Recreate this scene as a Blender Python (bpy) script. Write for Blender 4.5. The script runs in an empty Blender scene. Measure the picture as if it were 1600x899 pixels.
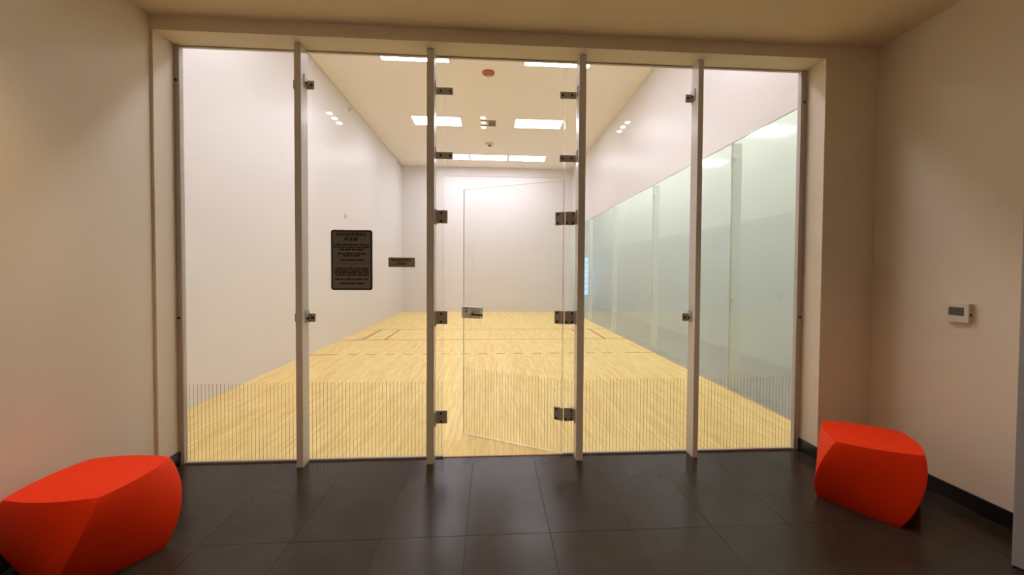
import bpy, bmesh, math, random
from mathutils import Vector, Matrix

random.seed(7)
scene = bpy.context.scene
COL = scene.collection

# ------------------------------------------------------------------ camera
F_PX, YAW, PITCH, ROLL = 639.6, 0.0674, -0.0234, 0.0059
CAM = Vector((-0.0432, -3.1905, 1.4499))
_f = Vector((math.sin(YAW) * math.cos(PITCH), math.cos(YAW) * math.cos(PITCH), math.sin(PITCH)))
_r0 = Vector((math.cos(YAW), -math.sin(YAW), 0))
_u0 = _r0.cross(_f)
_r = math.cos(ROLL) * _r0 + math.sin(ROLL) * _u0
_u = -math.sin(ROLL) * _r0 + math.cos(ROLL) * _u0
cam_data = bpy.data.cameras.new('camera')
cam_data.sensor_fit = 'HORIZONTAL'
cam_data.sensor_width = 36.0
cam_data.lens = F_PX / 1600 * 36
cam_data.shift_x = -10.38 / 1600
cam_data.shift_y = -9.72 / 1600
cam_data.clip_start = 0.02
cam = bpy.data.objects.new('camera', cam_data)
COL.objects.link(cam)
m = Matrix((_r, _u, -_f)).transposed().to_4x4()
m.translation = CAM
cam.matrix_world = m
scene.camera = cam

# ------------------------------------------------------------------ world, view, light levels
world = bpy.data.worlds.new('world')
scene.world = world
world.use_nodes = True
world.node_tree.nodes['Background'].inputs[0].default_value = (0.55, 0.65, 0.85, 1)
world.node_tree.nodes['Background'].inputs[1].default_value = 0.3
scene.view_settings.view_transform = 'Standard'
scene.view_settings.look = 'None'
scene.view_settings.gamma = 1
scene.view_settings.use_curve_mapping = False
scene.view_settings.exposure = 0.0
scene.cycles.max_bounces = 14
scene.cycles.diffuse_bounces = 8
scene.cycles.glossy_bounces = 6
scene.cycles.transparent_max_bounces = 24
scene.cycles.sample_clamp_indirect = 6
COURT_LIGHT = 14.8             # radiance of the court's ceiling panels
COURT_TINT = (1.0, 1.0, 1.18)
LAMP_WATTS = 28.0              # each lobby downlight
LAMP_TINT = (1.0, 0.72, 0.44)
LAMP_GLOW = 40.0
ADDED_CORRIDOR_LIGHT = 27.0  # radiance of the unseen strip added above the corridor

# ------------------------------------------------------------------ materials
def new_mat(name):
    mt = bpy.data.materials.new(name)
    mt.use_nodes = True
    nt = mt.node_tree
    return mt, nt, nt.nodes['Principled BSDF']

def paint(name, col, rough=0.5, metal=0.0, spec=0.5, vary=0.0, scale=8.0, bump=0.0, bscale=250.0):
    mt, nt, b = new_mat(name)
    b.inputs['Base Color'].default_value = (*col, 1)
    b.inputs['Roughness'].default_value = rough
    b.inputs['Metallic'].default_value = metal
    b.inputs['Specular IOR Level'].default_value = spec
    tc = nt.nodes.new('ShaderNodeTexCoord')
    if vary:
        n = nt.nodes.new('ShaderNodeTexNoise')
        n.inputs['Scale'].default_value = scale
        n.inputs['Detail'].default_value = 4
        nt.links.new(tc.outputs['Object'], n.inputs['Vector'])
        mx = nt.nodes.new('ShaderNodeMix')
        mx.data_type = 'RGBA'
        mx.inputs[6].default_value = (*[c * (1 - vary) for c in col], 1)
        mx.inputs[7].default_value = (*[min(1, c * (1 + vary)) for c in col], 1)
        nt.links.new(n.outputs['Fac'], mx.inputs[0])
        nt.links.new(mx.outputs[2], b.inputs['Base Color'])
    if bump:
        n2 = nt.nodes.new('ShaderNodeTexNoise')
        n2.inputs['Scale'].default_value = bscale
        nt.links.new(tc.outputs['Object'], n2.inputs['Vector'])
        bp = nt.nodes.new('ShaderNodeBump')
        bp.inputs['Strength'].default_value = bump
        bp.inputs['Distance'].default_value = 0.002
        nt.links.new(n2.outputs['Fac'], bp.inputs['Height'])
        nt.links.new(bp.outputs['Normal'], b.inputs['Normal'])
    return mt

def emitter(name, col, strength):
    mt, nt, b = new_mat(name)
    b.inputs['Base Color'].default_value = (*col, 1)
    b.inputs['Emission Color'].default_value = (*col, 1)
    b.inputs['Emission Strength'].default_value = strength
    return mt

def glass(name, tint, ior=1.5, haze=0.0, haze_col=(.8, .85, .8), rough=0.0):
    """Clear sheet glass: light passes straight through, the outer faces mirror by Fresnel."""
    mt, nt, b = new_mat(name)
    nt.nodes.remove(b)
    out = nt.nodes['Material Output']
    tr = nt.nodes.new('ShaderNodeBsdfTransparent')
    tr.inputs[0].default_value = (*tint, 1)
    gl = nt.nodes.new('ShaderNodeBsdfGlossy')
    gl.inputs['Roughness'].default_value = rough
    gl.inputs['Color'].default_value = (1, 1, 1, 1)
    fr = nt.nodes.new('ShaderNodeFresnel')
    fr.inputs['IOR'].default_value = ior
    geo = nt.nodes.new('ShaderNodeNewGeometry')
    inv = nt.nodes.new('ShaderNodeMath'); inv.operation = 'SUBTRACT'
    inv.inputs[0].default_value = 1
    nt.links.new(geo.outputs['Backfacing'], inv.inputs[1])
    mul = nt.nodes.new('ShaderNodeMath'); mul.operation = 'MULTIPLY'
    nt.links.new(fr.outputs[0], mul.inputs[0])
    nt.links.new(inv.outputs[0], mul.inputs[1])
    base = tr.outputs[0]
    if haze:
        df = nt.nodes.new('ShaderNodeBsdfDiffuse')
        df.inputs[0].default_value = (*haze_col, 1)
        hz = nt.nodes.new('ShaderNodeMixShader')
        hz.inputs[0].default_value = haze
        nt.links.new(base, hz.inputs[1]); nt.links.new(df.outputs[0], hz.inputs[2])
        base = hz.outputs[0]
    mx = nt.nodes.new('ShaderNodeMixShader')
    nt.links.new(mul.outputs[0], mx.inputs[0])
    nt.links.new(base, mx.inputs[1]); nt.links.new(gl.outputs[0], mx.inputs[2])
    nt.links.new(mx.outputs[0], out.inputs[0])
    return mt

def maple():
    mt, nt, b = new_mat('maple_strip_floor')
    tc = nt.nodes.new('ShaderNodeTexCoord')
    mp = nt.nodes.new('ShaderNodeMapping')
    mp.inputs['Rotation'].default_value = (0, 0, math.pi / 2)
    nt.links.new(tc.outputs['Object'], mp.inputs[0])
    br = nt.nodes.new('ShaderNodeTexBrick')
    br.offset = 0.37
    br.inputs['Color1'].default_value = (0.82, 0.65, 0.285, 1)
    br.inputs['Color2'].default_value = (0.76, 0.565, 0.215, 1)
    br.inputs['Mortar'].default_value = (0.64, 0.46, 0.16, 1)
    br.inputs['Scale'].default_value = 1.0
    br.inputs['Mortar Size'].default_value = 0.0012
    br.inputs['Mortar Smooth'].default_value = 0.3
    br.inputs['Bias'].default_value = -0.25
    br.inputs['Brick Width'].default_value = 0.85
    br.inputs['Row Height'].default_value = 0.057
    nt.links.new(mp.outputs[0], br.inputs['Vector'])
    mp2 = nt.nodes.new('ShaderNodeMapping')
    mp2.inputs['Scale'].default_value = (22, 1.6, 1)
    nt.links.new(tc.outputs['Object'], mp2.inputs[0])
    n = nt.nodes.new('ShaderNodeTexNoise')
    n.inputs['Scale'].default_value = 1.5
    n.inputs['Detail'].default_value = 6
    nt.links.new(mp2.outputs[0], n.inputs['Vector'])
    rp = nt.nodes.new('ShaderNodeValToRGB')
    rp.color_ramp.elements[0].position = 0.32
    rp.color_ramp.elements[0].color = (0.91, 0.88, 0.80, 1)
    rp.color_ramp.elements[1].position = 0.62
    rp.color_ramp.elements[1].color = (1.06, 1.06, 1.04, 1)
    nt.links.new(n.outputs['Fac'], rp.inputs[0])
    mx = nt.nodes.new('ShaderNodeMix'); mx.data_type = 'RGBA'; mx.blend_type = 'MULTIPLY'
    mx.inputs[0].default_value = 1
    nt.links.new(br.outputs['Color'], mx.inputs[6]); nt.links.new(rp.outputs[0], mx.inputs[7])
    nt.links.new(mx.outputs[2], b.inputs['Base Color'])
    b.inputs['Roughness'].default_value = 0.4
    b.inputs['Specular IOR Level'].default_value = 0.08
    return mt

def slate():
    mt, nt, b = new_mat('dark_floor_tile')
    tc = nt.nodes.new('ShaderNodeTexCoord')
    geo = nt.nodes.new('ShaderNodeNewGeometry')
    n = nt.nodes.new('ShaderNodeTexNoise')
    n.inputs['Scale'].default_value = 2.2
    n.inputs['Detail'].default_value = 3
    n.inputs['Roughness'].default_value = 0.65
    nt.links.new(geo.outputs['Position'], n.inputs['Vector'])
    rp = nt.nodes.new('ShaderNodeValToRGB')
    rp.color_ramp.elements[0].position = 0.3
    rp.color_ramp.elements[0].color = (0.028, 0.021, 0.0145, 1)
    rp.color_ramp.elements[1].position = 0.75
    rp.color_ramp.elements[1].color = (0.040, 0.031, 0.023, 1)
    nt.links.new(n.outputs['Fac'], rp.inputs[0])
    nt.links.new(rp.outputs[0], b.inputs['Base Color'])
    rr = nt.nodes.new('ShaderNodeMapRange')
    rr.inputs['To Min'].default_value = 0.215
    rr.inputs['To Max'].default_value = 0.26
    nt.links.new(n.outputs['Fac'], rr.inputs[0])
    b.inputs['Roughness'].default_value = 0.235
    b.inputs['Specular IOR Level'].default_value = 0.19
    b.inputs['Specular Tint'].default_value = (1, .93, .84, 1)
    return mt

def brushed(name, col, rough=0.38):
    mt, nt, b = new_mat(name)
    b.inputs['Base Color'].default_value = (*col, 1)
    b.inputs['Metallic'].default_value = 0.15
    tc = nt.nodes.new('ShaderNodeTexCoord')
    mp = nt.nodes.new('ShaderNodeMapping')
    mp.inputs['Scale'].default_value = (30, 30, 900)
    nt.links.new(tc.outputs['Object'], mp.inputs[0])
    n = nt.nodes.new('ShaderNodeTexNoise')
    n.inputs['Scale'].default_value = 1
    nt.links.new(mp.outputs[0], n.inputs['Vector'])
    rr = nt.nodes.new('ShaderNodeMapRange')
    rr.inputs['To Min'].default_value = rough - .08
    rr.inputs['To Max'].default_value = rough + .1
    nt.links.new(n.outputs['Fac'], rr.inputs[0])
    nt.links.new(rr.outputs[0], b.inputs['Roughness'])
    return mt

M = {}
M['lobby_paint'] = paint('beige_wall_paint', (0.80, 0.705, 0.565), 0.6, vary=.02, scale=3, bump=.08)
M['lobby_ceiling'] = paint('warm_ceiling_paint', (0.80, 0.67, 0.50), 0.8, vary=.02, scale=2)
M['court_white'] = paint('white_court_panel', (0.69, 0.665, 0.65), 0.38, spec=.4, vary=.012, scale=.8)
M['court_ceiling'] = paint('white_court_ceiling', (0.88, 0.83, 0.78), 0.7, vary=.012, scale=.8)
M['maple'] = maple()
M['slate'] = slate()
M['grout'] = paint('dark_grout', (0.012, 0.011, 0.010), 0.8, vary=.1)
M['base_black'] = paint('black_tile_baseboard', (0.014, 0.012, 0.011), 0.35, vary=.1)
M['white_gloss'] = paint('white_gloss_enamel', (0.70, 0.665, 0.62), 0.22, spec=.5, vary=.01)
M['channel'] = paint('pale_metal_channel', (0.50, 0.45, 0.40), 0.4, vary=.02)
M['glass'] = glass('clear_toughened_glass', (0.975, 0.980, 0.970), 1.5)
M['edge'] = paint('polished_glass_edge', (0.62, 0.66, 0.58), 0.15, vary=.02)
M['door_edge'] = paint('dark_glass_edge', (0.20, 0.19, 0.15), 0.2, vary=.02)
M['wall_glass'] = glass('green_tinted_wall_glass', (0.83, 0.87, 0.86), 1.52, haze=.24, haze_col=(.64, .72, .74), rough=.09)
M['fin_glass'] = glass('pale_glass_fin', (0.88, 0.93, 0.88), 1.5, haze=.75, haze_col=(.94, .97, .92))
M['steel'] = brushed('brushed_steel', (0.52, 0.47, 0.42))
M['bolt'] = paint('dark_bolt_head', (0.05, 0.045, 0.04), 0.35, metal=.6, vary=.1)
M['bright_steel'] = brushed('pale_satin_steel', (0.72, 0.70, 0.66), .3)
M['chrome'] = paint('chrome', (0.6, 0.58, 0.56), 0.15, metal=1, vary=.02)
M['black_plastic'] = paint('black_plastic', (0.015, 0.013, 0.012), 0.4, vary=.1)
M['stripe'] = paint('grey_marking_film', (0.36, 0.30, 0.17), 0.6, vary=.1)
M['line_red'] = paint('red_court_line', (0.40, 0.065, 0.018), 0.35, vary=.05)
M['line_faint'] = paint('orange_red_court_line', (0.38, 0.12, 0.045), 0.35, vary=.05)
M['stool_red'] = paint('red_moulded_plastic', (0.82, 0.038, 0.002), 0.6, spec=.15, vary=.05, scale=300, bump=.25, bscale=420)
M['sign_grey'] = paint('grey_sign_plate', (0.25, 0.235, 0.22), 0.5, vary=.03)
M['sign_brown'] = paint('bronze_sign_plate', (0.45, 0.36, 0.275), 0.5, vary=.03)
M['sign_black'] = paint('black_sign_border', (0.022, 0.014, 0.008), 0.5, vary=.05)
M['ink'] = paint('black_sign_ink', (0.008, 0.005, 0.004), 0.6, vary=.05)
M['panel_glow'] = emitter('lit_light_diffuser', COURT_TINT, COURT_LIGHT)
M['added_hall_glow'] = emitter('added_corridor_glow', (1, .97, .92), ADDED_CORRIDOR_LIGHT)
M['lamp_glow'] = emitter('lit_downlight', (1, .92, .78), LAMP_GLOW)
M['daylight'] = emitter('daylit_window_pane', (0.34, 0.64, 1.0), 2.2)
M['plastic_white'] = paint('off_white_plastic', (0.72, 0.66, 0.55), 0.4, vary=.02)
M['lcd'] = paint('grey_green_display', (0.085, 0.085, 0.065), 0.25, vary=.05)
M['alarm_red'] = paint('red_plastic', (0.45, 0.055, 0.025), 0.4, vary=.03)
M['bronze'] = paint('bronze_grille', (0.30, 0.22, 0.13), 0.4, metal=.4, vary=.05)
M['door_daylit'] = paint('daylight_tinted_door_paint', (0.42, 0.43, 0.50), 0.5, vary=.02)  # the bluish daylight on the leaf is put into its colour
M['hall_white'] = paint('white_corridor_paint', (0.80, 0.82, 0.78), 0.6, vary=.02)
M['hall_dado'] = paint('pale_grey_corridor_paint', (0.66, 0.69, 0.66), 0.6, vary=.02)
M['hall_floor'] = paint('grey_corridor_floor', (0.21, 0.215, 0.22), 0.5, vary=.05)

# ------------------------------------------------------------------ mesh helpers
class MB:
    """collects primitive shapes into one mesh"""
    def __init__(self):
        self.bm = bmesh.new()

    def box(self, x0, x1, y0, y1, z0, z1, bevel=0.0, mi=0, mat=None):
        b2 = bmesh.new()
        bmesh.ops.create_cube(b2, size=1)
        for v in b2.verts:
            v.co = Vector(((x0 + x1) / 2 + v.co.x * (x1 - x0), (y0 + y1) / 2 + v.co.y * (y1 - y0), (z0 + z1) / 2 + v.co.z * (z1 - z0)))
        if bevel:
            bmesh.ops.bevel(b2, geom=b2.edges[:], offset=bevel, segments=2, affect='EDGES', profile=.7)
        self._add(b2, mi, mat)
        return self

    def cyl(self, c, axis, r, h, n=16, r2=None, mi=0, mat=None, bevel=0):
        b2 = bmesh.new()
        bmesh.ops.create_cone(b2, cap_ends=True, segments=n, radius1=r, radius2=r if r2 is None else r2, depth=h)
        if bevel:
            es = [e for e in b2.edges if any(len(f.verts) > 4 for f in e.link_faces)]
            bmesh.ops.bevel(b2, geom=es, offset=bevel, segments=2, affect='EDGES', profile=.6)
        rot = {'z': Matrix(), 'x': Matrix.Rotation(math.pi / 2, 4, 'Y'), 'y': Matrix.Rotation(-math.pi / 2, 4, 'X')}[axis]
        bmesh.ops.transform(b2, matrix=Matrix.Translation(c) @ rot, verts=b2.verts)
        self._add(b2, mi, mat)
        return self

    def prism(self, pts, axis, a, b, mi=0, mat=None):
        """extrude a 2D outline along an axis from a to b; axis 'y': pts are (x, z); 'z': (x, y); 'x': (y, z)"""
        b2 = bmesh.new()
        def P(p, t):
            return {'y': (p[0], t, p[1]), 'z': (p[0], p[1], t), 'x': (t, p[0], p[1])}[axis]
        v0 = [b2.verts.new(P(p, a)) for p in pts]
        v1 = [b2.verts.new(P(p, b)) for p in pts]
        b2.faces.new(v0); b2.faces.new(v1[::-1])
        n = len(pts)
        for i in range(n):
            b2.faces.new((v0[i], v1[i], v1[(i + 1) % n], v0[(i + 1) % n]))
        bmesh.ops.recalc_face_normals(b2, faces=b2.faces)
        self._add(b2, mi, mat)
        return self

    def _add(self, b2, mi, mat):
        if mat is not None:
            bmesh.ops.transform(b2, matrix=mat, verts=b2.verts)
        for f in b2.faces:
            f.material_index = mi
        me = bpy.data.meshes.new('tmp')
        b2.to_mesh(me); b2.free()
        self.bm.from_mesh(me)
        bpy.data.meshes.remove(me)

    def build(self, name, mats, parent=None, smooth=False):
        me = bpy.data.meshes.new(name)
        self.bm.to_mesh(me); self.bm.free()
        for mt in (mats if isinstance(mats, (list, tuple)) else [mats]):
            me.materials.append(mt)
        if smooth:
            for p in me.polygons:
                p.use_smooth = True
        return link(name, me, parent)

def link(name, me, parent=None):
    o = bpy.data.objects.new(name, me)
    COL.objects.link(o)
    if parent is not None:
        o.parent = parent
        o.matrix_parent_inverse = Matrix.Translation(world_loc(parent)).inverted() if parent.rotation_euler.z == 0 else parent.matrix_basis.inverted()
    return o

def world_loc(o):
    v = o.location.copy()
    while o.parent:
        o = o.parent
    return v

def tag(o, label=None, cat=None, group=None, kind=None):
    if label: o['label'] = label
    if cat: o['category'] = cat
    if group: o['group'] = group
    if kind: o['kind'] = kind
    return o

def thing(name, label, cat, loc=(0, 0, 0), group=None, kind=None):
    """an Empty at the thing's base; its parts are built in world coordinates and parented to it"""
    o = bpy.data.objects.new(name, None)
    o.empty_display_size = .1
    COL.objects.link(o)
    o.location = loc
    return tag(o, label, cat, group, kind)

def struct(mb, name, mats, label, cat, **k):
    return tag(mb.build(name, mats, **k), label, cat, kind='structure')

def rounded(x0, x1, z0, z1, r, n=6):
    pts = []
    for cx, cz, a0 in ((x1 - r, z1 - r, 0), (x0 + r, z1 - r, 90), (x0 + r, z0 + r, 180), (x1 - r, z0 + r, 270)):
        for i in range(n + 1):
            a = math.radians(a0 + 90 * i / n)
            pts.append((cx + r * math.cos(a), cz + r * math.sin(a)))
    return pts

# ------------------------------------------------------------------ dimensions (metres; y = 0 is the glass front)
LX, RX, LZ, LBACK = -2.367, 2.915, 3.18, -5.6          # lobby
YF = -0.205                                            # lobby face of the partition
OX0, OX1, OZ = -2.349, 2.491, 3.084                    # glazed opening
CX0, CX1, CZ, CY = -3.190, 2.906, 5.186, 11.645        # court
HX, HY = 4.5, 15.2                                     # corridor behind the court's glass side
GZ = 3.048                                             # top of the glass side wall
YB = 0.03                                              # court face of the partition

# ------------------------------------------------------------------ large structure
b = MB()
T = 5.4
b.box(-3.4, OX0, YF, YB, 0, T)
struct(b, 'wall_partition', M['lobby_paint'], 'narrow beige wall strip and reveal at the left end of the glazing', 'wall')
struct(MB().box(OX1, 4.7, YF, YB, 0, T), 'wall_partition.001', M['lobby_paint'], 'beige wall face and reveal beside the right end of the glazing', 'wall')
struct(MB().box(OX0, OX1, YF, YB, OZ, T), 'wall_header', M['lobby_paint'], 'beige header above the glazed opening', 'wall')
struct(MB().box(LX - .15, LX, LBACK, YF, 0, LZ + .1), 'wall_left', M['lobby_paint'], 'beige lobby wall beside the larger red stool, crossed by a diagonal shadow edge', 'wall')
struct(MB().box(RX, RX + .15, LBACK, YF, 0, LZ + .1), 'wall_right', M['lobby_paint'], 'beige lobby wall carrying the thermostat', 'wall')
struct(MB().box(LX - .15, RX + .15, LBACK - .15, LBACK, 0, LZ + .1), 'wall_back', M['lobby_paint'], 'beige lobby wall behind the viewer', 'wall')
struct(MB().box(LX - .15, RX + .15, LBACK - .15, YF, LZ, LZ + .12), 'ceiling', M['lobby_ceiling'], 'low warm beige lobby ceiling in front of the glazing', 'ceiling')
struct(MB().box(CX0 - .15, CX0, YB, CY + .15, 0, CZ), 'wall_court_left', M['court_white'], 'long plain white court wall behind the rules sign', 'wall')
struct(MB().box(CX0, CX1, CY, CY + .15, 0, CZ), 'wall_court_front', M['court_white'], 'far white end wall of the court', 'wall')
struct(MB().box(CX1, CX1 + .02, YB, CY, GZ, CZ), 'wall_court_right', M['court_white'], 'white upper court wall above the green glass panels', 'wall')
struct(MB().box(CX0 - .15, CX1 + .12, YB, CY + .15, CZ, CZ + .12), 'ceiling_court', M['court_ceiling'], 'high cream white court ceiling with light panels', 'ceiling')
struct(MB().box(CX0, CX0 + .012, YB, CY, CZ - .035, CZ), 'trim_1', M['court_white'], 'thin white trim where left court wall meets the ceiling', 'trim')

# lobby floor: slab and separate tiles
floor = struct(MB().box(LX - .15, RX + .15, LBACK - .15, 0, -.08, -.003), 'floor', M['grout'], 'dark slate tiled lobby floor', 'floor')
TW, TL, G = 0.4645, 0.93, 0.0022
tile_mesh = {}
xs = [-0.174 + TW * i for i in range(-6, 9)]
ys = [-0.036 - TL * j for j in range(-1, 8)]
for i in range(len(xs) - 1):
    for j in range(len(ys) - 1):
        x0, x1 = max(xs[i], LX), min(xs[i + 1], RX)
        y1, y0 = min(ys[j], -.0005), max(ys[j + 1], LBACK)
        if x1 - x0 < .02 or y1 - y0 < .01: continue
        k = (round(x1 - x0, 4), round(y1 - y0, 4))
        if k not in tile_mesh:
            bb = MB().box(-k[0] / 2 + G / 2, k[0] / 2 - G / 2, -k[1] / 2 + G / 2, k[1] / 2 - G / 2, -.012, 0, .0008)
            o = bb.build('floor_tile', M['slate'])
            tile_mesh[k] = o.data
        else:
            o = bpy.data.objects.new('floor_tile', tile_mesh[k]); COL.objects.link(o)
        o.location = ((x0 + x1) / 2, (y0 + y1) / 2, random.uniform(-.0004, .0002))
        o.parent = floor

# court floor and its painted lines
cfloor = struct(MB().box(CX0, CX1, 0.0, CY, -.08, 0), 'floor_court', M['maple'], 'pale maple strip court floor with thin red lines', 'floor')
YS, YM, YV = 5.549, 4.025, 7.073
LW = .046
def cline(x0, x1, y0, y1, mt):
    MB().box(x0, x1, y0, y1, -.002, .0006).build('court_line', mt, cfloor)
cline(CX0, CX1, YV - LW / 2, YV + LW / 2, M['line_faint'])
cline(CX0, CX1, YS - LW / 2, YS + LW / 2, M['line_faint'])
for s, xe in ((1, CX0), (-1, CX1)):
    for d in (.457, .914):
        x = xe + s * d
        cline(x - LW / 2, x + LW / 2, YS + LW / 2, YV - LW / 2, M['line_red'])
    a, c = sorted((xe, xe + s * .534))
    cline(a, c, YM - LW / 2, YM + LW / 2, M['line_red'])
x = CX0 + .534 + .1524
while x < CX1 - .534 - .2:
    cline(x, x + .1524, YM - LW / 2, YM + LW / 2, M['line_red'])
    x += .3205

# baseboards
BH, BT = .10, .012
struct(MB().box(LX, LX + BT, LBACK, YF - BT, 0, BH), 'baseboard_left', M['base_black'], 'black baseboard along left lobby wall', 'baseboard')
struct(MB().box(RX - BT, RX, LBACK, YF - BT, 0, BH), 'baseboard_right', M['base_black'], 'black baseboard below the thermostat wall', 'baseboard')
struct(MB().box(OX1 - BT, OX1, YF - BT, -.022, 0, BH).box(OX1, RX, YF - BT, YF, 0, BH), 'baseboard_reveal_right', M['base_black'], 'black baseboard wrapping the opening beside the smaller red stool', 'baseboard')
struct(MB().box(OX0, OX0 + BT, YF - BT, -.022, 0, BH).box(LX, OX0, YF - BT, YF, 0, BH), 'baseboard_reveal_left', M['base_black'], 'black baseboard in the reveal behind the larger red stool', 'baseboard')

# glazing channels round the opening
def channel(name, label, boxes, bolts=()):
    bb = MB()
    for q in boxes: bb.box(*q, .0015)
    o = struct(bb, name, M['channel'], label, 'trim')
    for x, y, z in bolts:
        MB().cyl((x, y, z), 'y', .009, .008, 10).build('bolt', M['bolt'], o)
channel('trim_2', 'pale metal glazing channel on left jamb of the opening', [(OX0, OX0 + .036, -.02, .02, 0, OZ)], [(OX0 + .014, -.023, 2.83), (OX0 + .014, -.023, 1.094)])
channel('trim_3', 'pale metal glazing channel on right jamb of the opening', [(OX1 - .047, OX1, -.02, .02, 0, OZ)], [(OX1 - .022, -.023, 2.83), (OX1 - .022, -.023, 1.094)])
channel('trim_4', 'pale base channel holding the two glass panes left of the doorway', [(OX0 + .036, -.41, -.012, .012, 0, .014)])
channel('trim_5', 'pale base channel holding the two glass panes right of the doorway', [(.53, OX1 - .047, -.012, .012, 0, .014)])
M['threshold'] = paint('red_brown_threshold_strip', (0.30, 0.085, 0.035), 0.5, vary=.05)
struct(MB().box(-.41, .53, -.010, .004, 0, .003), 'trim_8', M['threshold'], 'thin red brown threshold strip across the doorway', 'trim')
channel('trim_6', 'thin head channel along the top of the glazing', [(OX0 + .036, OX1 - .047, -.012, .012, OZ - .008, OZ)])

# ------------------------------------------------------------------ front glazing
SP, SW, SZ = .0275, .0024, .598
def pane(bm_, x0, x1, z0, z1, y0=-.006, y1=.006):
    """glass sheet: faces clear, the four edges in the edge material"""
    bm_.box(x0, x1, y0, y1, z0, z1)
def set_edges(o, idx=1):
    for p in o.data.polygons:
        if abs(p.normal.y) < .5: p.material_index = idx
def stripes(parent, x0, x1, z0, z1, y):
    bb = MB()
    n = int((x1 - x0 - .012) / SP)
    off = (x1 - x0 - n * SP) / 2
    for i in range(n + 1):
        xx = x0 + off + i * SP
        bb.box(xx - SW / 2, xx + SW / 2, y - .0006, y, z0, z1)
    o = bb.build('safety_stripes', M['stripe'], parent)
    o['kind'] = 'stuff'
    return o
def glazed(name, label, x0, x1, z0, z1, strip=True, edge='edge'):
    bb = MB(); pane(bb, x0, x1, z0, z1)
    o = struct(bb, name, [M['glass'], M[edge]], label, 'window')
    set_edges(o)
    if strip: stripes(o, x0, x1, .016, SZ, -.0062)
    return o
FINS = [(-1.462, -1.415), (-.520, -.466), (.614, .667), (1.539, 1.580)]
FY = -.115
g = .004
glazed('window_1', 'clear glass pane between left jamb and the first fin, thin stripes at its foot', OX0 + .034, -1.4385 - g, .006, OZ - .004)
glazed('window_2', 'clear glass pane carrying the rules sign, thin stripes at its foot', -1.4385 + g, -.493 - g, .006, OZ - .004)
glazed('window_3', 'narrow full height glass sidelight on latch side of the doorway', -.493 + g, -.407, .006, OZ - .004)
glazed('window_4', 'clear glass transom above the glass door', -.401, .521, 2.183, OZ - .004, strip=False)
glazed('window_5', 'narrow full height glass sidelight on hinge side of the doorway', .530, .6405 - g, .006, OZ - .004)
glazed('window_6', 'clear glass pane between hinge side fin and the last fin', .6405 + g, 1.5595 - g, .006, OZ - .004)
glazed('window_7', 'clear glass pane between last fin and right jamb, green glass wall seen through it', 1.5595 + g, OX1 - .045, .006, OZ - .004)

def bolts(parent, pts, r=.009, proud=.005):
    for x, y, z in pts:
        MB().cyl((x, y - proud / 2, z), 'y', r, proud, 10, bevel=.0012).build('bolt', M['bolt'], parent)

FIN_LABELS = ['white steel glazing fin left of the rules sign', 'white steel glazing fin on latch side of the doorway, between court sign and door',
              'white steel glazing fin carrying the glass door hinges', 'white steel glazing fin with green glass wall showing on both sides']
fins = []
for (x0, x1), lb in zip(FINS, FIN_LABELS):
    t = thing('glazing_fin', lb, 'fin', ((x0 + x1) / 2, FY / 2, 0), 'white fins of the glazed front')
    MB().box(x0, x1, FY, -.0065, 0, OZ, .003).build('post', M['white_gloss'], t)
    fins.append(t)
def angle_bracket(t, xf, s, z, w=.052, h=.062):
    """small L clip: leg on the fin's side face, curved heel, clamp plate on the glass"""
    bb = MB()
    lo, hi = sorted((xf, xf + s * .006))
    bb.box(lo, hi, -.068, -.0065, z - h / 2 - .002, z + h / 2 + .026, .002)
    lo, hi = sorted((xf + s * .004, xf + s * w))
    bb.box(lo, hi, -.016, -.0065, z - h / 2, z + h / 2, .0015)
    o = bb.build('bracket', M['steel'], t)
    bolts(o, [(xf + s * w * .66, -.016, z)], .010)
    bb = MB().cyl((xf + s * .009, -.045, z), 'x', .010, .006, 10); bb.build('bolt', M['bolt'], o)
for z in (2.83, 1.094):
    angle_bracket(fins[0], FINS[0][1], 1, z)
    angle_bracket(fins[0], FINS[0][0], -1, z)
    angle_bracket(fins[3], FINS[3][0], -1, z)
def strap(t, xf, s, z, w=.128, h=.052):
    """two-bolt strap tying sidelight and transom to the fin"""
    bb = MB()
    lo, hi = sorted((xf, xf + s * .006))
    bb.box(lo, hi, -.07, -.0065, z - h / 2, z + h / 2 + .026, .002)
    lo, hi = sorted((xf + s * .004, xf + s * w))
    bb.box(lo, hi, -.018, -.0065, z - h / 2, z + h / 2, .0015)
    o = bb.build('bracket', M['steel'], t)
    bolts(o, [(xf + s * .036, -.018, z), (xf + s * (w - .02), -.018, z)], .009)
for z in (2.82, 2.333):
    strap(fins[1], FINS[1][1], 1, z)
    strap(fins[2], FINS[2][0], -1, z)
def plate(t, xf, s, z, w=.088, h=.1):
    bb = MB()
    lo, hi = sorted((xf, xf + s * .007))
    bb.box(lo, hi, -.07, -.0065, z - h / 2 - .012, z + h / 2 + .004, .002)
    lo, hi = sorted((xf + s * .004, xf + s * w))
    bb.box(lo, hi, -.022, -.0065, z - h / 2, z + h / 2, .003)
    o = bb.build('bracket', M['steel'], t)
    bolts(o, [(xf + s * .042, -.022, z + h * .3), (xf + s * .042, -.022, z - h * .32)], .009)
for z in (1.866, 1.094, .323):
    plate(fins[1], FINS[1][1], 1, z)

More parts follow.
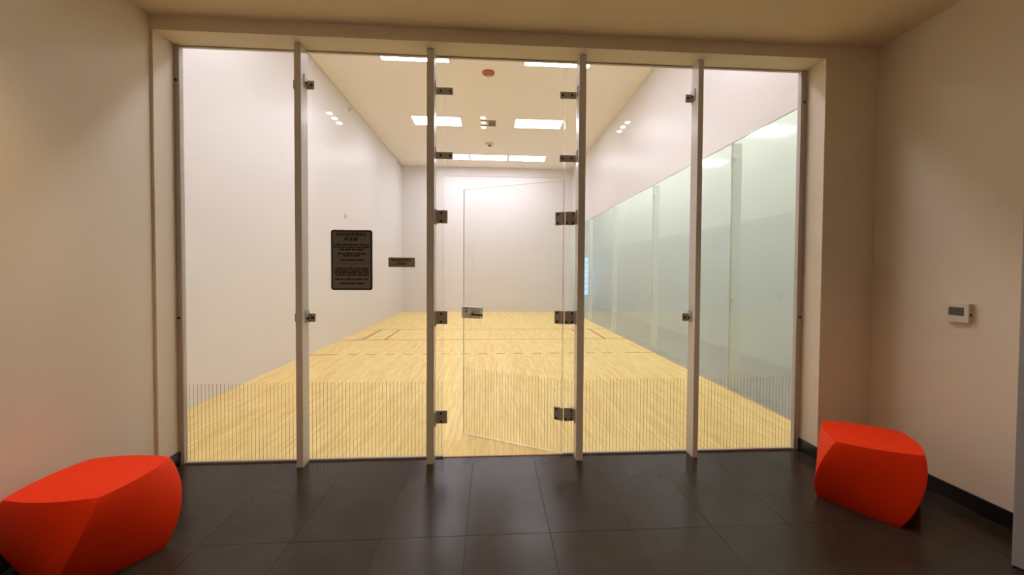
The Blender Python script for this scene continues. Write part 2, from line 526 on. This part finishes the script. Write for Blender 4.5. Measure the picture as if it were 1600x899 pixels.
# glass door, standing open into the court, hinged by the third fin
HXY = Vector((.5265, .004, 0))
DL, DZ0, DZ1 = .93, .012, 2.168
dang = math.atan2(.456, -.810)
door = thing('door_1', 'frameless glass door standing open into the court, steel lock at its free edge', 'door', HXY, kind='structure')
DM = Matrix.Translation(HXY) @ Matrix.Rotation(dang - math.pi, 4, 'Z')     # local -x runs from hinge to free edge
bb = MB().box(-DL, -.004, -.006, .006, DZ0, DZ1)
o = bb.build('pane', [M['glass'], M['edge'], M['door_edge']], door)
for p in o.data.polygons:
    if abs(p.normal.y) < .5: p.material_index = 2 if p.normal.x > .5 else 1
o.data.transform(DM)
st = stripes(door, -DL, -.004, DZ0 + .004, SZ, -.0062); st.data.transform(DM)
for z in (1.868, 1.092, .326):
    # fixed half on the sidelight, moving half on the leaf
    bb = MB()
    bb.box(.5345, FINS[2][0] - .012, -.024, -.0065, z - .052, z + .052, .002)
    bb.box(FINS[2][0] - .014, FINS[2][0], -.03, -.0065, z - .046, z + .046, .002)
    bb.box(FINS[2][0] - .007, FINS[2][0], -.075, -.0065, z - .05, z + .058, .002)
    h = bb.build('hinge_plate', M['steel'], fins[2])
    bolts(h, [(.592, -.024, z + .034), (.592, -.024, z - .034), (.546, -.024, z - .034)], .0085)
    bb = MB()
    bb.box(-.066, -.012, -.02, -.0065, z - .052, z + .052, .002, mat=DM)
    bb.cyl((-.002, -.016, z), 'z', .013, .1, 14, mat=DM)
    hl = bb.build('hinge_leaf', M['steel'], door)
    for dz in (.034, -.034):
        MB().cyl((-.043, -.0225, z + dz), 'y', .009, .005, 10, mat=DM).build('bolt', M['bolt'], hl)
zl = 1.090
lk = MB().box(-DL - .004, -DL + .182, -.026, .026, zl - .049, zl + .049, .003, mat=DM).build('lock_case', M['bright_steel'], door)
MB().box(-DL + .016, -DL + .052, -.030, -.0255, zl + .002, zl + .04, .003, mat=DM).build('cylinder_guard', M['black_plastic'], lk)
MB().cyl((-DL + .034, -.032, zl + .021), 'y', .0155, .008, 20, mat=DM).build('key_cylinder', M['bright_steel'], lk)
MB().cyl((-DL + .102, -.038, zl + .0), 'y', .026, .028, 24, r2=.018, bevel=.003, mat=DM).cyl((-DL + .102, -.058, zl), 'y', .019, .02, 24, bevel=.006, mat=DM).build('knob', M['chrome'], lk, smooth=False)
MB().box(-DL + .056, -DL + .097, -.064, -.05, zl - .012, zl + .004, .004, mat=DM).build('thumb_turn', M['chrome'], lk)
MB().box(-DL + .125, -DL + .225, -.062, -.050, zl - .020, zl - .006, .003, mat=DM).build('lever', M['black_plastic'], lk)

# ------------------------------------------------------------------ signs fixed to the glass
def text(parent, s, cx, cz, width, height, y, mt, bold=.0):
    cu = bpy.data.curves.new('lettering', 'FONT')
    cu.body = s
    cu.align_x = 'CENTER'; cu.align_y = 'CENTER'
    cu.size = 1; cu.offset = bold; cu.extrude = .004
    cu.resolution_u = 3
    tmp = bpy.data.objects.new('tmp_text', cu); COL.objects.link(tmp)
    bpy.context.view_layer.update()
    me = bpy.data.meshes.new_from_object(tmp.evaluated_get(bpy.context.evaluated_depsgraph_get()))
    bpy.data.objects.remove(tmp)
    xs_ = [v.co.x for v in me.vertices]; ys_ = [v.co.y for v in me.vertices]
    sx, sy = width / (max(xs_) - min(xs_)), height / (max(ys_) - min(ys_))
    mx, my = (max(xs_) + min(xs_)) / 2, (max(ys_) + min(ys_)) / 2
    for v in me.vertices:
        v.co = Vector((cx + (v.co.x - mx) * sx, y - v.co.z * .1, cz + (v.co.y - my) * sy))
    me.materials.clear(); me.materials.append(mt)
    return link('lettering', me, parent)

SX0, SX1, SZ0, SZ1 = -1.248, -.943, 1.303, 1.758
def spx(px): return SX0 + (px - 517.5) / (582 - 517.5) * (SX1 - SX0)
def spz(py): return SZ1 - (py - 359.7) / (453.5 - 359.7) * (SZ1 - SZ0)
sg = thing('rules_sign', 'dark grey racquetball rules sign with black border, mounted on the glass', 'sign', ((SX0 + SX1) / 2, -.009, SZ0))
MB().prism(rounded(SX0, SX1, SZ0, SZ1, .018), 'y', -.0068, -.0115).build('border', M['sign_black'], sg)
MB().prism(rounded(SX0 + .013, SX1 - .013, SZ0 + .013, SZ1 - .013, .01), 'y', -.0114, -.0125).build('plate', M['sign_grey'], sg)
cxs = (SX0 + SX1) / 2 - .0005
text(sg, 'RACQUETBALL', spx(549.5), spz(366.8), .226, .028, -.0127, M['ink'], .045)
text(sg, 'RULES', spx(549.5), spz(373.7), .101, .025, -.0127, M['ink'], .045)
sp = MB()
rows = [(382.8, 521.2, 578, [3, 6, 2, 8, 13, 1, 6, 7]), (386.8, 522.5, 577, [3, 4, 3, 3, 6, 3, 4, 9]), (390.2, 530.8, 568.6, [5, 6, 4, 8]),
        (396.6, 527.6, 572, [5, 3, 8, 3, 4, 6]), (400.0, 536, 563.2, [7, 2, 6]), (406.6, 531, 569, [6, 9, 9]),
        (419.7, 523.5, 576, [3, 6, 3, 8, 2, 6, 8]), (423.2, 523.5, 576.3, [7, 6, 2, 10, 9]), (426.5, 523.5, 576.5, [3, 4, 6, 10, 6, 2, 4]),
        (429.9, 524, 576.2, [3, 9, 6, 5, 6, 7]), (436.6, 523.8, 576, [6, 4, 8, 3, 9, 6]), (443.1, 531, 569, [7, 8, 9])]
for py, a, c, ws in rows:
    tot = sum(ws) + len(ws) - 1.0
    x = a
    for w in ws:
        w1 = (c - a) * w / tot
        # each unreadable word: a run of small letter-sized blocks
        k = max(1, w)
        for q in range(k):
            xa, xb = x + w1 * q / k, x + w1 * (q + .94) / k
            hgt = random.choice((.85, 1, 1, .95))
            sp.box(spx(xa), spx(xb), -.0129, -.0124, spz(py + 1.1 * hgt), spz(py - 1.05))
        x += w1 + (c - a) * 1.0 / tot
o = sp.build('small_print', M['ink'], sg); o['kind'] = 'stuff'
MB().box(spx(521), spx(579), -.0127, -.0124, spz(412.8), spz(412.3)).build('divider_line', M['sign_black'], sg)

cs = thing('court_sign', 'small bronze racquetball court nameplate on the glass by the doorway fin', 'sign', (-.7245, -.009, 1.48))
MB().prism(rounded(-.824, -.625, 1.480, 1.553, .003, 3), 'y', -.0068, -.0105).build('plate', M['sign_brown'], cs)
text(cs, 'RACQUETBALL', -.7245, 1.5335, .147, .019, -.0107, M['ink'], .04)
text(cs, 'COURT', -.7245, 1.5045, .078, .017, -.0107, M['ink'], .04)

# ------------------------------------------------------------------ court ceiling lights
def ceiling_light(x0, x1, y0, y1, label):
    t = thing('ceiling_light', label, 'light', ((x0 + x1) / 2, (y0 + y1) / 2, CZ), 'court ceiling light panels')
    bb = MB()
    for q in ((x0, x1, y0, y0 + .015), (x0, x1, y1 - .015, y1), (x0, x0 + .015, y0, y1), (x1 - .015, x1, y0, y1)):
        bb.box(*q, CZ - .012, CZ)
    bb.build('frame', M['court_ceiling'], t)
    MB().box(x0 + .015, x1 - .015, y0 + .015, y1 - .015, CZ - .008, CZ - .0005).build('diffuser', M['panel_glow'], t)
for y0, nm in ((3.67, 'row nearest the viewer'), (6.865, 'middle row')):
    ceiling_light(-1.99, -.79, y0, y0 + .615, 'bright ceiling panel of the %s, over the rules sign side' % nm)
    ceiling_light(.53, 1.73, y0, y0 + .615, 'bright ceiling panel of the %s, over the green glass side' % nm)
for x0, lb in ((-1.985, 'bright panel of the far triple row, partly behind the doorway fin'), (-.745, 'bright centre panel of the far triple row'), (.515, 'bright panel of the far triple row, nearest the green glass wall')):
    ceiling_light(x0 + .01, x0 + 1.215, 10.03, 10.64, lb)
    ceiling_light(x0 + .01, x0 + 1.215, 1.25, 1.865, lb.replace('far triple row, partly behind the doorway fin', 'triple row just past the glazing, rules sign side').replace('far triple row, nearest', 'triple row just past the glazing, nearest').replace('far triple row', 'triple row just past the glazing'))

# small things on the court ceiling and wall
t = thing('fire_alarm', 'round red alarm disc on the court ceiling', 'alarm', (-.11, 4.595, CZ))
MB().cyl((-.11, 4.595, CZ - .014), 'z', .115, .028, 32, bevel=.006).build('body', M['alarm_red'], t)
MB().cyl((-.105, 4.675, CZ - .045), 'z', .034, .036, 16, bevel=.005).build('strobe', M['plastic_white'], t)
t = thing('ceiling_vent', 'small bronze rectangular vent on the court ceiling between two light panels', 'vent', (-.13, 7.22, CZ))
bb = MB()
bb.box(-.315, .06, 7.04, 7.06, CZ - .02, CZ, .002).box(-.315, .06, 7.38, 7.40, CZ - .02, CZ, .002).box(-.315, -.295, 7.06, 7.38, CZ - .02, CZ, .002).box(.04, .06, 7.06, 7.38, CZ - .02, CZ, .002)
bb.box(-.13, -.11, 7.06, 7.38, CZ - .018, CZ)
bb.build('frame', M['bronze'], t)
MB().box(-.295, .04, 7.06, 7.38, CZ - .004, CZ - .0005).build('backing', M['plastic_white'], t)
for k in range(7):
    MB().box(-.11, .04, 7.075 + k * .043, 7.09 + k * .043, CZ - .016, CZ - .004).build('slat', M['bronze'], t)
t = thing('smoke_detector', 'round white smoke detector with dark centre on the court ceiling', 'detector', (-.1, 8.85, CZ))
MB().cyl((-.1, 8.85, CZ - .03), 'z', .105, .06, 28, r2=.14, bevel=.008).build('body', M['plastic_white'], t)
MB().cyl((-.1, 8.84, CZ - .075), 'z', .045, .04, 16, bevel=.004).build('sensor', M['lcd'], t)
for y, z, lb in ((6.16, 5.02, 'small metal hook high on white court wall, nearer one'), (10.86, 5.10, 'small metal hook high on white court wall near the far corner'), (5.89, 2.625, 'tiny grey hook on white court wall above the rules sign')):
    t = thing('wall_hook', lb, 'hook', (CX0, y, z), 'small hooks on the white court wall')
    MB().box(CX0, CX0 + .008, y - .02, y + .02, z - .05, z + .05, .002).build('plate', M['steel'], t)
    MB().cyl((CX0 + .025, y, z - .02), 'x', .008, .04, 10).cyl((CX0 + .042, y, z - .005), 'z', .008, .04, 10).build('peg', M['steel'], t)

# ------------------------------------------------------------------ glass side wall of the court, corridor behind it
ge = [YB, 1.70, 4.17, 6.64, 9.11, CY]
for k in range(5):
    bb = MB().box(CX1 + .004, CX1 + .016, ge[k] + .0012, ge[k + 1] - .0012, .004, GZ - .002)
    o = struct(bb, 'window_%d' % (8 + k), [M['wall_glass'], M['edge']], ['green glass side wall panel nearest the lobby', 'second green glass side wall panel from the lobby', 'third green glass side wall panel from the lobby',
               'fourth green glass side wall panel from the lobby', 'green glass side wall panel at the far end of the court'][k], 'window')
    for p in o.data.polygons:
        if abs(p.normal.x) < .5: p.material_index = 1
for k, y in enumerate(ge[1:-1]):
    t = thing('glass_fin', ['pale glass fin behind the green wall, nearest the lobby', 'pale glass fin behind the green wall, second from lobby', 'pale glass fin behind the green wall, third from lobby', 'pale glass fin behind the green wall, nearest far wall'][k], 'fin', (CX1 + .1, y, 0), 'glass fins behind the green side wall')
    MB().box(CX1 + .018, CX1 + .13, y - .008, y + .008, .002, GZ - .004).build('fin_pane', M['fin_glass'], t)
    for z in (2.83, 1.1):
        MB().box(CX1 + .018, CX1 + .05, y - .05, y + .05, z - .03, z + .03, .003).build('bracket', M['bright_steel'], t)
struct(MB().box(CX1 + .001, CX1 + .02, YB, CY, 0, .012), 'trim_7', M['channel'], 'thin pale channel at the foot of the green glass wall', 'trim')
struct(MB().box(CX1 + .02, HX + .1, YB, HY, -.08, -.004), 'floor_corridor', M['hall_floor'], 'grey corridor floor behind the green glass wall', 'floor')
struct(MB().box(HX, HX + .15, YB, HY, 0, 5.3), 'wall_corridor', M['hall_white'], 'white corridor wall seen through the green glass', 'wall')
struct(MB().box(HX - .03, HX, YB, HY, 0, 2.38), 'wall_corridor_lower', M['hall_dado'], 'pale grey lower part of the corridor wall', 'wall')
struct(MB().box(CX1 + .02, HX + .15, YB, HY + .15, 5.2, 5.3), 'ceiling_corridor', M['hall_white'], 'white corridor ceiling behind the glass wall', 'ceiling')
struct(MB().box(CX1 + .02, HX + .15, HY, HY + .15, 0, 5.3), 'wall_corridor_end', M['hall_white'], 'white end wall of the corridor', 'wall')
struct(MB().box(CX1 - .0, CX1 + .15, CY + .15, HY, 0, 5.3), 'wall_corridor_inner', M['hall_white'], 'white corridor wall past the court', 'wall')
wn = tag(MB().box(3.3, 4.43, HY - .03, HY - .002, .42, 2.1).build('window_13', M['daylight']), 'bluish daylit window at the end of the corridor', 'window', kind='structure')
for q in ((3.24, 3.3, .36, 2.16), (4.43, 4.46, .36, 2.16), (3.3, 4.43, .36, .42), (3.3, 4.43, 2.1, 2.16)):
    MB().box(q[0], q[1], HY - .05, HY, q[2], q[3]).build('window_frame', M['hall_white'], wn)
for k in range(6):
    MB().box(3.3, 4.43, HY - .045, HY - .031, .66 + k * .24, .69 + k * .24).build('slat', M['hall_white'], wn)
t = thing('added_corridor_light', 'unseen linear light added above the corridor behind the glass wall', 'light', (3.3, 6.6, 5.2))  # added out of view, long so the corridor brightens evenly
MB().box(3.16, 3.44, .3, 13.2, 5.18, 5.2).build('frame', M['hall_white'], t)
MB().box(3.18, 3.42, .33, 13.17, 5.172, 5.182).build('diffuser', M['added_hall_glow'], t)

# ------------------------------------------------------------------ red twisted cube stools
def stool(cx, cy, top_deg, twist_deg, label, R=.288, H=.415):
    bm_ = bmesh.new()
    NL, NS = 18, 10
    rings = []
    for l in range(NL + 1):
        t = l / NL
        a0 = math.radians(top_deg + twist_deg * (1 - t))
        r = R * (1 + .175 * (4 * t * (1 - t)) ** .9)
        bow = .010 + .022 * t
        cs_ = [Vector((r * math.cos(a0 + k * math.pi / 2), r * math.sin(a0 + k * math.pi / 2))) for k in range(4)]
        ring = []
        for k in range(4):
            p, q = cs_[k], cs_[(k + 1) % 4]
            nrm = ((p + q) / 2).normalized()
            for s in range(NS):
                u = s / NS
                w = p.lerp(q, u) + nrm * bow * 4 * u * (1 - u)
                ring.append(bm_.verts.new((cx + w.x, cy + w.y, H * t)))
        rings.append(ring)
    n = 4 * NS
    for l in range(NL):
        for i in range(n):
            bm_.faces.new((rings[l][i], rings[l][(i + 1) % n], rings[l + 1][(i + 1) % n], rings[l + 1][i]))
    bm_.faces.new(rings[0][::-1]); bm_.faces.new(rings[NL])
    bm_.edges.ensure_lookup_table()
    sharp = []
    corner = {v for rg in rings for k, v in enumerate(rg) if k % NS == 0}
    tv, bv = set(rings[NL]), set(rings[0])
    for e in bm_.edges:
        a, c = e.verts
        if (a in corner and c in corner) or (a in tv and c in tv) or (a in bv and c in bv):
            sharp.append(e)
    bmesh.ops.bevel(bm_, geom=sharp, offset=.0035, segments=2, affect='EDGES', profile=.5)
    for f in bm_.faces: f.smooth = True
    for e in bm_.edges:
        e.smooth = e.calc_face_angle(0) < math.radians(22)
    me = bpy.data.meshes.new('twisted_cube_stool')
    bm_.to_mesh(me); bm_.free()
    me.materials.append(M['stool_red'])
    o = link('twisted_cube_stool', me)
    return tag(o, label, 'stool', 'red twisted cube stools')
stool(-2.016, -1.030, 45, -32, 'red twisted cube stool against the left lobby wall, cut by the picture edge')
stool(2.364, -.760, 13, -27, 'red twisted cube stool beside the thermostat wall, seen whole')

# ------------------------------------------------------------------ thermostat, door leaf, lobby downlights
TY0, TY1, TZ0, TZ1 = -.872, -.745, 1.148, 1.268
t = thing('thermostat', 'cream plastic thermostat with a dark grey display on the lobby wall', 'thermostat', (RX, (TY0 + TY1) / 2, TZ0))
MB().box(RX - .028, RX, TY0, TY1, TZ0, TZ1, .004).build('case', M['plastic_white'], t)
MB().box(RX - .0295, RX - .0275, TY0 + .026, TY1 - .016, TZ0 + .042, TZ0 + .094, .0006).build('display', M['lcd'], t)
MB().box(RX - .020, RX - .012, TY0 - .002, TY0 + .001, TZ0 + .04, TZ0 + .06).build('switch', M['black_plastic'], t)

dl = thing('door_2', 'door leaf coloured with bluish daylight, standing open at the edge of the lobby', 'door', (2.545, -1.36, 0), kind='structure')
ang = math.atan2(-.80, .36)
DM2 = Matrix.Translation((2.542, -1.36, 0)) @ Matrix.Rotation(ang, 4, 'Z')
MB().box(0, .85, 0, .042, .008, 2.1, .003, mat=DM2).build('leaf', M['door_daylit'], dl)
MB().cyl((.08, -.02, 1.0), 'y', .026, .02, 20, bevel=.003, mat=DM2).cyl((.08, -.05, 1.0), 'y', .01, .06, 14, mat=DM2).box(.075, .19, -.075, -.058, .99, 1.01, .004, mat=DM2).build('handle', M['bright_steel'], dl)

for x, lb in ((-1.808, 'triple recessed downlight over the larger red stool side'), (-.14, 'triple recessed downlight in front of the door'), (1.506, 'triple recessed downlight over the smaller red stool side')):
    t = thing('downlight', lb, 'light', (x, -1.6, LZ), 'lobby downlights')
    MB().box(x - .085, x + .085, -1.835, -1.365, LZ - .012, LZ, .003).build('housing', M['plastic_white'], t)
    for dy in (-.15, 0, .15):
        MB().cyl((x, -1.6 + dy, LZ - .016), 'z', .031, .009, 20, bevel=.002).build('lamp', M['lamp_glow'], t)
        ld = bpy.data.lights.new('downlight_beam', 'SPOT')
        ld.energy = LAMP_WATTS; ld.color = LAMP_TINT
        ld.spot_size = math.radians(100); ld.spot_blend = 1; ld.shadow_soft_size = .035
        lo = bpy.data.objects.new('downlight_beam', ld); COL.objects.link(lo)
        lo.location = (x, -1.6 + dy, LZ - .03)
